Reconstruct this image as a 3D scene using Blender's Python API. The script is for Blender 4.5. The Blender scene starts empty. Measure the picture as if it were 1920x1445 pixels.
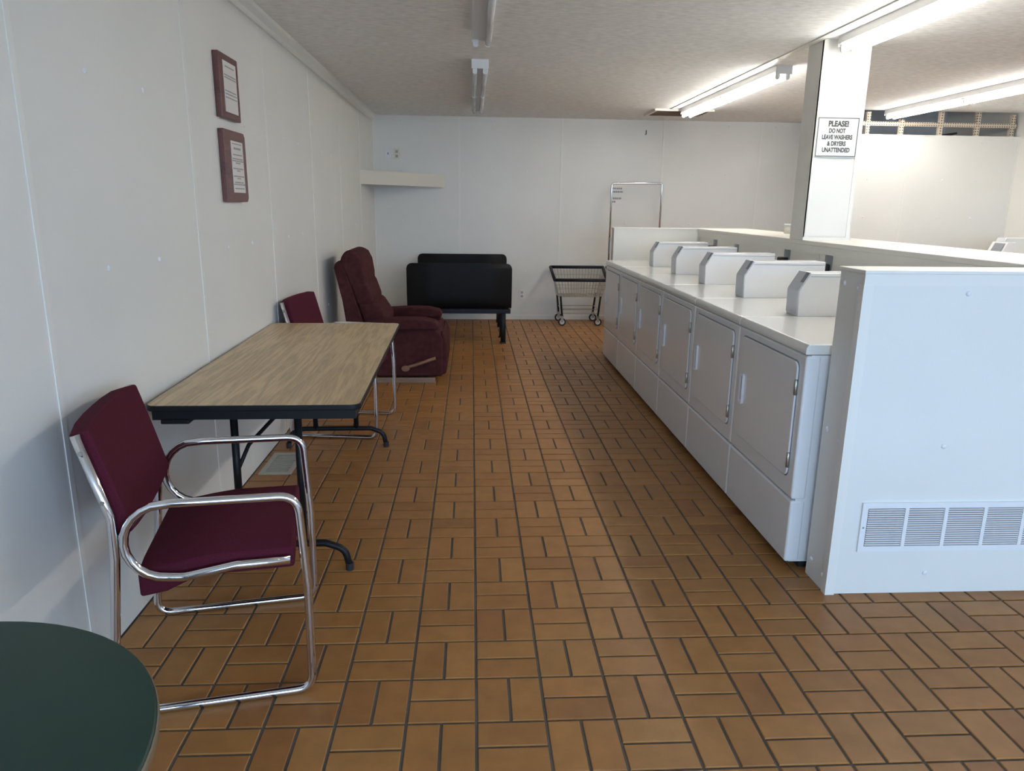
import bpy, bmesh, math, random
from mathutils import Vector, Matrix
R = math.radians
sc = bpy.context.scene
COL = sc.collection
random.seed(7)

# ------------------------------------------------------------------ camera
FPX, PITCH, YAW, ROLL, CAMZ = 1370.05, R(13.92), R(3.2445), R(0.7353), 1.4376
fwd = Vector((math.sin(YAW) * math.cos(PITCH), math.cos(YAW) * math.cos(PITCH), -math.sin(PITCH)))
rt = Vector((math.cos(YAW), -math.sin(YAW), 0)); up = rt.cross(fwd)
rt2 = math.cos(ROLL) * rt + math.sin(ROLL) * up
up2 = -math.sin(ROLL) * rt + math.cos(ROLL) * up
cam = bpy.data.cameras.new('camera'); camo = bpy.data.objects.new('camera', cam); COL.objects.link(camo)
cam.sensor_fit = 'HORIZONTAL'; cam.sensor_width = 36; cam.lens = FPX / 1920 * 36; cam.clip_start = 0.02
m = Matrix((rt2, up2, -fwd)).transposed().to_4x4(); m.translation = (0, 0, CAMZ); camo.matrix_world = m
sc.camera = camo

# ------------------------------------------------------------------ light and exposure
SKY, TUBE = 6.6, 22.5
w = bpy.data.worlds.new('sky'); sc.world = w; w.use_nodes = True
bg = w.node_tree.nodes['Background']; bg.inputs[0].default_value = (0.48, 0.70, 1.0, 1); bg.inputs[1].default_value = SKY
sc.view_settings.view_transform = 'Standard'; sc.view_settings.look = 'None'
sc.view_settings.gamma = 1; sc.view_settings.use_curve_mapping = False
sc.view_settings.exposure = 0.52

# ------------------------------------------------------------------ materials
def mat(name, col, rough=0.5, metal=0.0, bump=0.0, bscale=200, var=0.0, vscale=6, emit=None, spec=0.5, stretch=None, coat=0):
    mt = bpy.data.materials.new(name); mt.use_nodes = True
    nt = mt.node_tree; b = nt.nodes['Principled BSDF']
    b.inputs['Base Color'].default_value = (*col, 1); b.inputs['Roughness'].default_value = rough
    b.inputs['Metallic'].default_value = metal; b.inputs['Specular IOR Level'].default_value = spec
    b.inputs['Coat Weight'].default_value = coat
    tc = nt.nodes.new('ShaderNodeTexCoord')
    def noise(scale, detail=4):
        n = nt.nodes.new('ShaderNodeTexNoise'); n.inputs['Scale'].default_value = scale; n.inputs['Detail'].default_value = detail
        if stretch:
            mp = nt.nodes.new('ShaderNodeMapping'); mp.inputs['Scale'].default_value = stretch
            nt.links.new(tc.outputs['Object'], mp.inputs[0]); nt.links.new(mp.outputs[0], n.inputs['Vector'])
        else: nt.links.new(tc.outputs['Object'], n.inputs['Vector'])
        return n
    if var:
        n = noise(vscale); rp = nt.nodes.new('ShaderNodeValToRGB')
        rp.color_ramp.elements[0].position = 0.3; rp.color_ramp.elements[1].position = 0.7
        rp.color_ramp.elements[0].color = (*[c * (1 - var) for c in col], 1)
        rp.color_ramp.elements[1].color = (*[min(1, c * (1 + var)) for c in col], 1)
        nt.links.new(n.outputs['Fac'], rp.inputs[0]); nt.links.new(rp.outputs[0], b.inputs['Base Color'])
    if bump:
        n = noise(bscale); bp = nt.nodes.new('ShaderNodeBump'); bp.inputs['Strength'].default_value = bump
        bp.inputs['Distance'].default_value = 0.004
        nt.links.new(n.outputs['Fac'], bp.inputs['Height']); nt.links.new(bp.outputs[0], b.inputs['Normal'])
    if emit:
        b.inputs['Emission Color'].default_value = (*emit[0], 1); b.inputs['Emission Strength'].default_value = emit[1]
    return mt

def tile_mat(name, source):
    mt = bpy.data.materials.new(name); mt.use_nodes = True
    nt = mt.node_tree; b = nt.nodes['Principled BSDF']; L = nt.links.new
    if source == 'object':
        s = nt.nodes.new('ShaderNodeObjectInfo'); tint = s.outputs['Color']
    else:
        s = nt.nodes.new('ShaderNodeAttribute'); s.attribute_name = 'tint'; tint = s.outputs['Color']
    g = nt.nodes.new('ShaderNodeNewGeometry')
    n = nt.nodes.new('ShaderNodeTexNoise'); n.inputs['Scale'].default_value = 14; n.inputs['Detail'].default_value = 6
    L(g.outputs['Position'], n.inputs['Vector'])
    rp = nt.nodes.new('ShaderNodeValToRGB'); e = rp.color_ramp.elements
    e[0].position = 0.3; e[0].color = (0.88, 0.87, 0.86, 1); e[1].position = 0.72; e[1].color = (1.08, 1.08, 1.06, 1)
    L(n.outputs['Fac'], rp.inputs[0])
    mx = nt.nodes.new('ShaderNodeMix'); mx.data_type = 'RGBA'; mx.blend_type = 'MULTIPLY'; mx.inputs['Factor'].default_value = 1
    L(tint, mx.inputs['A']); L(rp.outputs[0], mx.inputs['B']); L(mx.outputs['Result'], b.inputs['Base Color'])
    n2 = nt.nodes.new('ShaderNodeTexNoise'); n2.inputs['Scale'].default_value = 90
    L(g.outputs['Position'], n2.inputs['Vector'])
    bp = nt.nodes.new('ShaderNodeBump'); bp.inputs['Strength'].default_value = 0.12; bp.inputs['Distance'].default_value = 0.003
    L(n2.outputs['Fac'], bp.inputs['Height']); L(bp.outputs[0], b.inputs['Normal'])
    b.inputs['Roughness'].default_value = 0.42; b.inputs['Specular IOR Level'].default_value = 0.4
    return mt

def wood_mat(name, c1, c2, scale=3.0, axis='Y', rough=0.35, stretch=0.12):
    mt = bpy.data.materials.new(name); mt.use_nodes = True
    nt = mt.node_tree; b = nt.nodes['Principled BSDF']; L = nt.links.new
    tc = nt.nodes.new('ShaderNodeTexCoord'); mp = nt.nodes.new('ShaderNodeMapping')
    mp.inputs['Scale'].default_value = (1, stretch, 1) if axis == 'Y' else (stretch, 1, 1)
    L(tc.outputs['Object'], mp.inputs[0])
    n = nt.nodes.new('ShaderNodeTexNoise'); n.inputs['Scale'].default_value = 9; n.inputs['Detail'].default_value = 3
    L(mp.outputs[0], n.inputs['Vector'])
    ws = nt.nodes.new('ShaderNodeMath'); ws.operation = 'MULTIPLY'; ws.inputs[1].default_value = 22 * scale
    L(n.outputs['Fac'], ws.inputs[0])
    sn = nt.nodes.new('ShaderNodeMath'); sn.operation = 'SINE'; L(ws.outputs[0], sn.inputs[0])
    n2 = nt.nodes.new('ShaderNodeTexNoise'); n2.inputs['Scale'].default_value = 120; n2.inputs['Detail'].default_value = 2
    L(mp.outputs[0], n2.inputs['Vector'])
    ad = nt.nodes.new('ShaderNodeMath'); ad.operation = 'MULTIPLY_ADD'; ad.inputs[1].default_value = 0.20; 
    L(sn.outputs[0], ad.inputs[0]); L(n2.outputs['Fac'], ad.inputs[2])
    rp = nt.nodes.new('ShaderNodeValToRGB'); e = rp.color_ramp.elements
    e[0].position = 0.2; e[0].color = (*c2, 1); e[1].position = 0.75; e[1].color = (*c1, 1)
    L(ad.outputs[0], rp.inputs[0]); L(rp.outputs[0], b.inputs['Base Color'])
    b.inputs['Roughness'].default_value = rough
    return mt

M = dict(
    wall=mat('wall_paint', (0.79, 0.775, 0.725), 0.42, bump=0.08, bscale=260, var=0.02, vscale=2),
    trim=mat('trim_white', (0.82, 0.80, 0.74), 0.4),
    ceil=mat('ceiling_texture', (0.90, 0.90, 0.88), 0.9, bump=1.0, bscale=34, var=0.13, vscale=42, stretch=(0.4, 1.5, 1)),
    storage=mat('storage_paint', (0.76, 0.79, 0.84), 0.8, var=0.05),
    grout=mat('grout', (0.105, 0.09, 0.075), 0.95, bump=0.3, bscale=300, var=0.25, vscale=5),
    tile_o=tile_mat('quarry_tile', 'object'), tile_a=tile_mat('quarry_tile_field', 'attr'),
    enamel=mat('white_enamel', (0.83, 0.83, 0.83), 0.22, bump=0.03, bscale=400, coat=0.2),
    enamel2=mat('white_enamel_top', (0.82, 0.81, 0.76), 0.12, coat=0.3),
    plastic=mat('white_plastic', (0.80, 0.80, 0.80), 0.4),
    ivory=mat('ivory_plastic', (0.72, 0.69, 0.60), 0.45),
    grey=mat('grey_metal', (0.28, 0.30, 0.33), 0.45, metal=0.4),
    steel=mat('zinc_steel', (0.42, 0.40, 0.35), 0.35, metal=0.9),
    chrome=mat('chrome', (0.74, 0.74, 0.76), 0.10, metal=1.0),
    black=mat('black_metal', (0.010, 0.010, 0.011), 0.45, spec=0.25),
    meter=mat('meter_grey', (0.62, 0.65, 0.70), 0.4),
    blackvinyl=mat('black_vinyl', (0.009, 0.009, 0.010), 0.55, bump=0.1, bscale=150, spec=0.22),
    rubber=mat('black_rubber', (0.02, 0.02, 0.022), 0.7),
    navy=mat('navy_vinyl', (0.012, 0.013, 0.022), 0.5, spec=0.3),
    maroon=mat('maroon_fabric', (0.085, 0.012, 0.024), 0.95, bump=0.35, bscale=700, var=0.18, vscale=300, spec=0.15),
    plush=mat('maroon_plush', (0.072, 0.022, 0.023), 0.95, bump=0.35, bscale=60, var=0.22, vscale=22, spec=0.12),
    oak=wood_mat('oak_laminate', (0.62, 0.45, 0.25), (0.41, 0.28, 0.145), 2.4, 'Y', 0.35, 0.06),
    plank=wood_mat('pine_board', (0.36, 0.24, 0.17), (0.25, 0.15, 0.10), 0.6, 'X', 0.6),
    lever=wood_mat('lever_wood', (0.30, 0.14, 0.08), (0.2, 0.09, 0.05), 0.5, 'X', 0.5),
    mahog=wood_mat('mahogany', (0.16, 0.055, 0.045), (0.09, 0.03, 0.026), 0.8, 'Y', 0.35),
    paper=mat('paper', (0.72, 0.68, 0.64), 0.8), ink=mat('ink', (0.10, 0.10, 0.10), 0.8), inkg=mat('ink_grey', (0.30, 0.30, 0.30), 0.8),
    green=mat('green_laminate', (0.011, 0.040, 0.028), 0.42, var=0.1, vscale=4, spec=0.35),
    edge=mat('tan_edge', (0.20, 0.14, 0.08), 0.5),
    signw=mat('sign_white', (0.72, 0.72, 0.69), 0.3), signg=mat('sign_grey', (0.07, 0.07, 0.065), 0.6),
    tube=mat('lit_tube', (0.9, 0.9, 0.9), 0.4, emit=((1.0, 0.965, 0.90), TUBE)),
    tubeoff=mat('unlit_tube', (0.62, 0.62, 0.60), 0.25),
    fixture=mat('fixture_white', (0.66, 0.66, 0.66), 0.35),
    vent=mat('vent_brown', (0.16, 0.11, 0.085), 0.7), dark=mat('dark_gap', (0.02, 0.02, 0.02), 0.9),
    angle=mat('slotted_cream', (0.66, 0.56, 0.44), 0.5), ground=mat('concrete_paving', (0.52, 0.50, 0.46), 0.9),
    register=mat('register_tan', (0.42, 0.39, 0.33), 0.5), regdark=mat('register_slots', (0.10, 0.10, 0.09), 0.7),
)
# slotted angle: rows of small dark holes
nt = M['angle'].node_tree; b_ = nt.nodes['Principled BSDF']; tc_ = nt.nodes.new('ShaderNodeTexCoord')
vo = nt.nodes.new('ShaderNodeTexVoronoi'); vo.inputs['Scale'].default_value = 38; vo.inputs['Randomness'].default_value = 0.0
nt.links.new(tc_.outputs['Object'], vo.inputs['Vector']); rp_ = nt.nodes.new('ShaderNodeValToRGB'); rp_.color_ramp.interpolation = 'CONSTANT'
rp_.color_ramp.elements[0].color = (0.10, 0.08, 0.06, 1); rp_.color_ramp.elements[1].position = 0.27; rp_.color_ramp.elements[1].color = (0.66, 0.56, 0.44, 1)
nt.links.new(vo.outputs['Distance'], rp_.inputs[0]); nt.links.new(rp_.outputs[0], b_.inputs['Base Color'])

# ------------------------------------------------------------------ helpers
def link(o, parent=None):
    COL.objects.link(o)
    if parent: o.parent = parent
    return o

def thing(name, label, cat, loc=(0, 0, 0), rz=0, group=None):
    o = link(bpy.data.objects.new(name, None)); o.empty_display_size = 0.1
    o.location = loc; o.rotation_euler = (0, 0, rz)
    o['label'] = label; o['category'] = cat
    if group: o['group'] = group
    return o

def tag(o, label, cat, group=None):
    o['label'] = label; o['category'] = cat
    if group: o['group'] = group
    return o

def obj(name, bm, material, parent=None, smooth=False, bevel=0, segs=2, subsurf=0):
    if isinstance(bm, bpy.types.Mesh): me = bm
    else:
        bmesh.ops.recalc_face_normals(bm, faces=bm.faces)
        me = bpy.data.meshes.new(name); bm.to_mesh(me); bm.free()
    if not me.materials: me.materials.append(M[material] if isinstance(material, str) else material)
    o = link(bpy.data.objects.new(name, me), parent)
    if smooth:
        for p in me.polygons: p.use_smooth = True
    if bevel:
        bv = o.modifiers.new('bevel', 'BEVEL'); bv.width = bevel; bv.segments = segs; bv.limit_method = 'ANGLE'; bv.angle_limit = R(35)
        for p in me.polygons: p.use_smooth = True
        if segs > 1:
            wn = o.modifiers.new('wn', 'WEIGHTED_NORMAL'); wn.keep_sharp = True
    if subsurf:
        s = o.modifiers.new('sub', 'SUBSURF'); s.levels = subsurf; s.render_levels = subsurf
        for p in me.polygons: p.use_smooth = True
    return o

def struct(name, bm, material, **k):
    o = obj(name, bm, material, **k); o['kind'] = 'structure'; return o

def new(): return bmesh.new()

def box(bm, x0, x1, y0, y1, z0, z1):
    v = [bm.verts.new(p) for p in ((x0, y0, z0), (x1, y0, z0), (x1, y1, z0), (x0, y1, z0), (x0, y0, z1), (x1, y0, z1), (x1, y1, z1), (x0, y1, z1))]
    for f in ((0, 3, 2, 1), (4, 5, 6, 7), (0, 1, 5, 4), (1, 2, 6, 5), (2, 3, 7, 6), (3, 0, 4, 7)): bm.faces.new([v[i] for i in f])
    return bm

def B(x0, x1, y0, y1, z0, z1): return box(new(), x0, x1, y0, y1, z0, z1)

def prism(bm, pts, axis, a, b):
    """extrude a 2-D outline along an axis: 'x' pts=(y,z), 'y' pts=(x,z), 'z' pts=(x,y)"""
    f = {'x': lambda p, t: (t, p[0], p[1]), 'y': lambda p, t: (p[0], t, p[1]), 'z': lambda p, t: (p[0], p[1], t)}[axis]
    v0 = [bm.verts.new(f(p, a)) for p in pts]; v1 = [bm.verts.new(f(p, b)) for p in pts]
    n = len(pts)
    bm.faces.new(v0[::-1]); bm.faces.new(v1)
    for i in range(n): bm.faces.new((v0[i], v0[(i + 1) % n], v1[(i + 1) % n], v1[i]))
    return bm

def rrect(x0, x1, z0, z1, r, n=5):
    out = []
    for cx, cz, a0 in ((x1 - r, z0 + r, -90), (x1 - r, z1 - r, 0), (x0 + r, z1 - r, 90), (x0 + r, z0 + r, 180)):
        for i in range(n + 1):
            a = R(a0 + 90 * i / n); out.append((cx + r * math.cos(a), cz + r * math.sin(a)))
    return out

def fillet(pts, rad, n=6):
    """round the corners of a 3-D polyline; rad is a number or a list for the inner points"""
    P = [Vector(p) for p in pts]; out = [P[0]]
    for i in range(1, len(P) - 1):
        r = rad[i - 1] if isinstance(rad, (list, tuple)) else rad
        a = (P[i - 1] - P[i]); b = (P[i + 1] - P[i])
        la, lb = a.length, b.length; a.normalize(); b.normalize()
        ang = a.angle(b)
        if r <= 0 or ang > R(178): out.append(P[i]); continue
        d = min(r / math.tan(ang / 2), la * 0.49, lb * 0.49)
        p0 = P[i] + a * d; p1 = P[i] + b * d
        for k in range(n + 1):
            t = k / n; out.append((1 - t) ** 2 * p0 + 2 * t * (1 - t) * P[i] + t * t * p1)
    out.append(P[-1]); return out

def tube(bm, pts, r, seg=10, r_end=None):
    P = [Vector(p) for p in pts]; rings = []
    t = (P[1] - P[0]).normalized(); nrm = t.orthogonal().normalized()
    for i, p in enumerate(P):
        if 0 < i < len(P) - 1: t2 = ((P[i + 1] - p).normalized() + (p - P[i - 1]).normalized()).normalized()
        elif i == 0: t2 = (P[1] - P[0]).normalized()
        else: t2 = (P[-1] - P[-2]).normalized()
        nrm = (nrm - t2 * nrm.dot(t2)).normalized(); bn = t2.cross(nrm)
        rr = r if r_end is None else r + (r_end - r) * i / (len(P) - 1)
        rings.append([bm.verts.new(p + rr * (math.cos(2 * math.pi * k / seg) * nrm + math.sin(2 * math.pi * k / seg) * bn)) for k in range(seg)])
    for a, b in zip(rings, rings[1:]):
        for k in range(seg): bm.faces.new((a[k], a[(k + 1) % seg], b[(k + 1) % seg], b[k]))
    bm.faces.new(rings[0][::-1]); bm.faces.new(rings[-1]); return bm

def lathe(bm, prof, c=(0, 0, 0), seg=32):
    rings = []
    for r, z in prof: rings.append([bm.verts.new((c[0] + r * math.cos(2 * math.pi * k / seg), c[1] + r * math.sin(2 * math.pi * k / seg), c[2] + z)) for k in range(seg)])
    for a, b in zip(rings, rings[1:]):
        for k in range(seg): bm.faces.new((a[k], a[(k + 1) % seg], b[(k + 1) % seg], b[k]))
    bm.faces.new(rings[0][::-1]); bm.faces.new(rings[-1]); return bm

def copy_tree(o, parent=None):
    c = o.copy(); COL.objects.link(c); c.parent = parent
    for ch in list(o.children): copy_tree(ch, c)
    return c

# ------------------------------------------------------------------ room
XL, XR, YB, YF, ZC = -1.19, 5.92, 9.34, -2.6, 2.457
YP, XS = 8.0, 4.12                                      # storage partition
TM, TX0, TY0 = 0.2, 0.0121, 1.7984                       # tile module and grid origin

# floor: slab of grout with the tiles laid on it
floor = struct('floor', B(XL - 0.1, XR + 0.1, YF - 0.1, YB + 0.1, -0.10, -0.005), 'grout')
J = 0.0042
tb = new()
hx, hy, ch, th = 0.1 - J, 0.05 - J, 0.0022, 0.008
def tile_verts(cx, cy, hx, hy, dz, ch=ch):
    lo = [(cx - hx, cy - hy), (cx + hx, cy - hy), (cx + hx, cy + hy), (cx - hx, cy + hy)]
    hi = [(cx - hx + ch, cy - hy + ch), (cx + hx - ch, cy - hy + ch), (cx + hx - ch, cy + hy - ch), (cx - hx + ch, cy + hy - ch)]
    return [(x, y, -th) for x, y in lo] + [(x, y, -ch + dz) for x, y in lo] + [(x, y, dz) for x, y in hi]
TF = [(8, 9, 10, 11)] + [(4 + k, 4 + (k + 1) % 4, 8 + (k + 1) % 4, 8 + k) for k in range(4)] + [(k, (k + 1) % 4, 4 + (k + 1) % 4, 4 + k) for k in range(4)]
tile_me = bpy.data.meshes.new('tile'); tile_me.from_pydata(tile_verts(0, 0, hx, hy, 0), [], TF); tile_me.materials.append(M['tile_o'])
def tile_tint():
    t = random.random()
    base = [(0.345, 0.158, 0.047), (0.335, 0.149, 0.044), (0.356, 0.167, 0.050), (0.305, 0.132, 0.041), (0.340, 0.153, 0.046)]
    c = random.choices(base, (5, 4, 3, 1.2, 4))[0]; k = random.uniform(0.93, 1.06)
    return tuple(v * k for v in c)
tiles = []
for ci in range(int((XL - TX0) / TM) - 2, int((XR - TX0) / TM) + 2):
    for ri in range(int((YF - TY0) / TM) - 2, int((YB - TY0) / TM) + 2):
        x0, y0 = TX0 + ci * TM, TY0 + ri * TM
        for k in (0, 1):
            if (ci + ri) % 2: cx, cy, rot = x0 + 0.1, y0 + 0.05 + 0.1 * k, 0
            else: cx, cy, rot = x0 + 0.05 + 0.1 * k, y0 + 0.1, 1
            ex, ey = (hx, hy) if not rot else (hy, hx)
            a0, a1, b0, b1 = max(cx - ex, XL + 0.004), min(cx + ex, XR - 0.004), max(cy - ey, YF + 0.004), min(cy + ey, YB - 0.004)
            if a1 - a0 < 0.02 or b1 - b0 < 0.02: continue
            whole = (a1 - a0 > 2 * ex - 1e-6) and (b1 - b0 > 2 * ey - 1e-6)
            tiles.append(((a0 + a1) / 2, (b0 + b1) / 2, (a1 - a0) / 2, (b1 - b0) / 2, rot, whole))
def view_area(t):
    """size of a tile in the photograph; nothing if it is out of frame or hidden by the end wall"""
    d = Vector((t[0], t[1], -CAMZ)); z = d.dot(fwd)
    if z < 0.3: return 0
    u, v = 960 + FPX * d.dot(rt2) / z, 722.5 - FPX * d.dot(up2) / z
    if not (5 < u < 1915 and 5 < v < 1440): return 0
    if t[0] > 1.30 and t[1] > 2.40: return 0
    if (t[0] + 0.86) ** 2 + (t[1] - 1.45) ** 2 < 0.62 ** 2: return 0
    return (1 / z) ** 3
order = sorted(range(len(tiles)), key=lambda i: -view_area(tiles[i]) if tiles[i][5] else 0)
single = set(i for i in order[:300])
V, F, C = [], [], []
for i, t in enumerate(tiles):
    dz = random.uniform(-0.0007, 0.0)
    col = tile_tint()
    if i in single:
        o = link(bpy.data.objects.new('tile', tile_me), floor); o.location = (t[0], t[1], dz)
        if t[4]: o.rotation_euler = (0, 0, math.pi / 2)
        o.color = (*col, 1)
    else:
        n = len(V); V += tile_verts(t[0], t[1], t[2], t[3], dz); F += [tuple(n + k for k in f) for f in TF]; C += [col] * 12
fm = bpy.data.meshes.new('tile_field'); fm.from_pydata(V, [], F)
ca = fm.color_attributes.new('tint', 'FLOAT_COLOR', 'POINT')
for i, c in enumerate(C): ca.data[i].color = (*c, 1)
fo = obj('tile_field', fm, 'tile_a', floor); fo['kind'] = 'stuff'

# ceiling
ceil = new(); box(ceil, XL - 0.1, XS, YF, YB + 0.1, ZC, ZC + 0.1); box(ceil, XS, XR + 0.1, YF, YP, ZC, ZC + 0.1)
ceiling = struct('ceiling', ceil, 'ceil')
obj('storage_ceiling', B(XS - 0.02, XR + 0.1, YP, YB + 0.1, 2.72, 2.80), 'storage', ceiling)
obj('storage_header', B(XS, XR, YP, YP + 0.03, ZC, 2.72), 'storage', ceiling)
obj('storage_side', B(XS - 0.02, XS, YP, YB, ZC, 2.72), 'storage', ceiling)

rivet_me = bpy.data.meshes.new('rivet'); rb = new(); lathe(rb, [(0.0105, 0), (0.0095, 0.003), (0.005, 0.0055), (0.001, 0.006)], seg=8); rb.to_mesh(rivet_me); rb.free(); rivet_me.materials.append(M['plastic'])
def rivet(parent, loc, axis):
    o = link(bpy.data.objects.new('rivet', rivet_me), parent); o.location = loc
    o.rotation_euler = {'+x': (0, R(90), 0), '-x': (0, R(-90), 0), '-y': (R(90), 0, 0)}[axis]

# left wall: board panels with battens over the seams
wl = struct('wall_left', B(XL - 0.12, XL - 0.006, YF - 0.1, YB + 0.1, -0.1, ZC + 0.05), 'wall')
seams = [2.11 + 1.219 * k for k in range(-4, 6)]
ys = [YF] + [s for s in seams if YF < s < YB] + [YB]
for a, b in zip(ys, ys[1:]): obj('wall_panel', B(XL - 0.006, XL, a + 0.003, b - 0.003, 0.0, ZC), 'wall', wl)
for s in ys[1:-1]:
    obj('batten', B(XL, XL + 0.003, s - 0.012, s + 0.012, 0.0, ZC - 0.03), 'trim', wl)
    for dy in (0.375, 0.78):
        for z in (0.61, 1.217, 1.82):
            if 2.0 < s + dy < YB - 0.1: rivet(wl, (XL, s + dy, z), '+x')
crown = new(); prism(crown, [(XL, ZC - 0.075), (XL + 0.012, ZC - 0.072), (XL + 0.018, ZC - 0.045), (XL + 0.040, ZC - 0.02), (XL + 0.044, ZC), (XL, ZC)], 'y', YF, YB)
struct('trim_1', crown, 'trim')

# back wall
wb = struct('wall_back', B(XL - 0.1, XR + 0.1, YB + 0.006, YB + 0.12, -0.1, 3.0), 'wall')
xs = [XL, -0.148, 1.105, 2.36, 3.58, XS]
for a, b in zip(xs, xs[1:]): obj('wall_panel', B(a + 0.003, b - 0.003, YB, YB + 0.006, 0, ZC), 'wall', wb)
obj('storage_panel', B(XS, XR, YB, YB + 0.006, 0, 2.95), 'storage', wb)
for s in xs[1:-1]:
    obj('batten', B(s - 0.012, s + 0.012, YB - 0.0045, YB, 0.0, ZC), 'trim', wb)
for a, b in zip(xs[:-1], xs[1:]):
    for f in (0.32, 0.66):
        for z in (0.61, 1.22, 1.83, 2.4): rivet(wb, (a + (b - a) * f, YB, z), '-y')
struct('baseboard_back', B(XL, XS, YB - 0.012, YB, 0.0, 0.055), 'trim')
struct('trim_2', B(XL, XL + 0.02, YB - 0.02, YB, 0.0, ZC), 'trim')

# right wall, storage partition, front wall with shop windows
wr = struct('wall_right', B(XR, XR + 0.12, YF - 0.1, YB + 0.1, -0.1, 3.0), 'wall')
wp = struct('wall_partition', B(XS, XR, YP, YP + 0.04, 0, 2.2), 'wall')
for s in (4.70, 5.92 - 0.012): obj('batten', B(s - 0.012, s + 0.012, YP - 0.0045, YP, 0, 2.2), 'trim', wp)
for x in (4.28, 5.12, 5.5):
    for z in (1.35, 1.75, 2.14): rivet(wp, (x, YP, z), '-y')
obj('cap_strip', B(XS, XR, YP - 0.006, YP + 0.046, 2.2, 2.212), 'trim', wp)
struct('wall_storage', B(XS - 0.03, XS, YP, YB, 0, 2.2), 'wall')
WX0, WX1, WZ0, WZ1 = -0.9, 5.6, 0.55, 2.25
wf = new()
box(wf, XL - 0.1, XR + 0.1, YF - 0.12, YF, -0.1, WZ0); box(wf, XL - 0.1, XR + 0.1, YF - 0.12, YF, WZ1, ZC + 0.1)
box(wf, XL - 0.1, WX0, YF - 0.12, YF, WZ0, WZ1); box(wf, WX1, XR + 0.1, YF - 0.12, YF, WZ0, WZ1)
struct('wall_front', wf, 'wall')
wn = new()
n_b = 4
for k in range(n_b + 1):
    x = WX0 + (WX1 - WX0) * k / n_b; box(wn, x - 0.03, x + 0.03, YF - 0.09, YF - 0.03, WZ0, WZ1)
box(wn, WX0, WX1, YF - 0.09, YF - 0.03, WZ0, WZ0 + 0.05); box(wn, WX0, WX1, YF - 0.09, YF - 0.03, WZ1 - 0.05, WZ1)
struct('window_1', wn, 'grey')
pl = bpy.data.lights.new('window_portal', 'AREA'); pl.shape = 'RECTANGLE'; pl.size = WX1 - WX0; pl.size_y = WZ1 - WZ0; pl.cycles.is_portal = True
po = link(bpy.data.objects.new('window_portal', pl)); po.location = ((WX0 + WX1) / 2, YF - 0.13, (WZ0 + WZ1) / 2); po.rotation_euler = (R(90), 0, 0)
struct('floor_outside', B(-30, 30, YF - 40, YF - 0.13, -0.2, -0.15), 'ground')

# ceiling joint strip above the machine row
st = new(); box(st, 2.135, 2.185, YF, YB - 0.5, ZC - 0.007, ZC)
struct('trim_3', st, 'trim')

# ------------------------------------------------------------------ half wall behind the dryers, end walls, pillar
ZL, DX0 = 1.233, 1.274
LX0, LX1 = 2.185, 2.70
hw = struct('wall_half', B(LX0 + 0.012, LX1, 2.64, 7.24, 0, ZL - 0.03), 'wall')
obj('top_board', B(LX0, LX1 + 0.02, 2.64, 7.26, ZL - 0.028, ZL), 'trim', hw, bevel=0.003)
obj('edge_trim', B(LX0, LX0 + 0.012, 2.64, 7.10, ZL - 0.075, ZL - 0.028), 'wall', hw)
for s in (3.36, 4.58, 5.35): obj('batten', B(LX0 + 0.008, LX0 + 0.012, s - 0.012, s + 0.012, 0, ZL - 0.075), 'wall', hw)
we = struct('wall_end', B(1.354, 4.2, 2.465, 2.635, 0, ZL - 0.012), 'wall')
obj('face_panel', B(1.375, 4.2, 2.461, 2.465, 0.012, ZL - 0.05), 'wall', we)
obj('top_cap', B(1.348, 4.2, 2.455, 2.64, ZL - 0.012, ZL), 'trim', we, bevel=0.002)
obj('cap_lip', B(1.350, 4.2, 2.4565, 2.4645, ZL - 0.052, ZL - 0.012), 'trim', we)
obj('corner_trim', prism(new(), [(1.349, 2.456), (1.385, 2.456), (1.385, 2.460), (1.353, 2.460), (1.353, 2.49), (1.349, 2.49)], 'z', 0.0, ZL - 0.05), 'trim', we)
for x, z in ((1.73, 1.155), (1.73, 0.595), (1.735, 0.085), (2.13, 1.155), (2.13, 0.595)): rivet(we, (x, 2.461, z), '-y')
for y, z in ((2.50, 1.165), (2.60, 1.175), (2.50, 0.60), (2.60, 0.62), (2.50, 0.06), (2.60, 0.08)): rivet(we, (1.354, y, z), '-x')
wfr = struct('wall_end_far', B(1.365, LX0 + 0.02, 7.10, 7.22, 0, ZL - 0.01), 'wall')
obj('top_cap', B(1.36, LX0 + 0.02, 7.095, 7.225, ZL - 0.01, ZL), 'trim', wfr)
wpil = struct('wall_pillar', B(2.187, 2.487, 4.806, 5.0, ZL, ZC), 'wall')
for a, b in ((2.181, 2.207), (2.467, 2.493)): obj('corner_trim', B(a, b, 4.80, 4.806, ZL, ZC), 'trim', wpil)
obj('corner_trim', B(2.181, 2.187, 4.80, 5.006, ZL, ZC), 'wall', wpil)
obj('foot_strip', B(2.175, 2.5, 4.793, 4.80, ZL, ZL + 0.02), 'trim', wpil)
for x, z in ((2.215, 2.20), (2.462, 2.19), (2.215, 2.03)): rivet(wpil, (x, 4.806, z), '-y')

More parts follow.
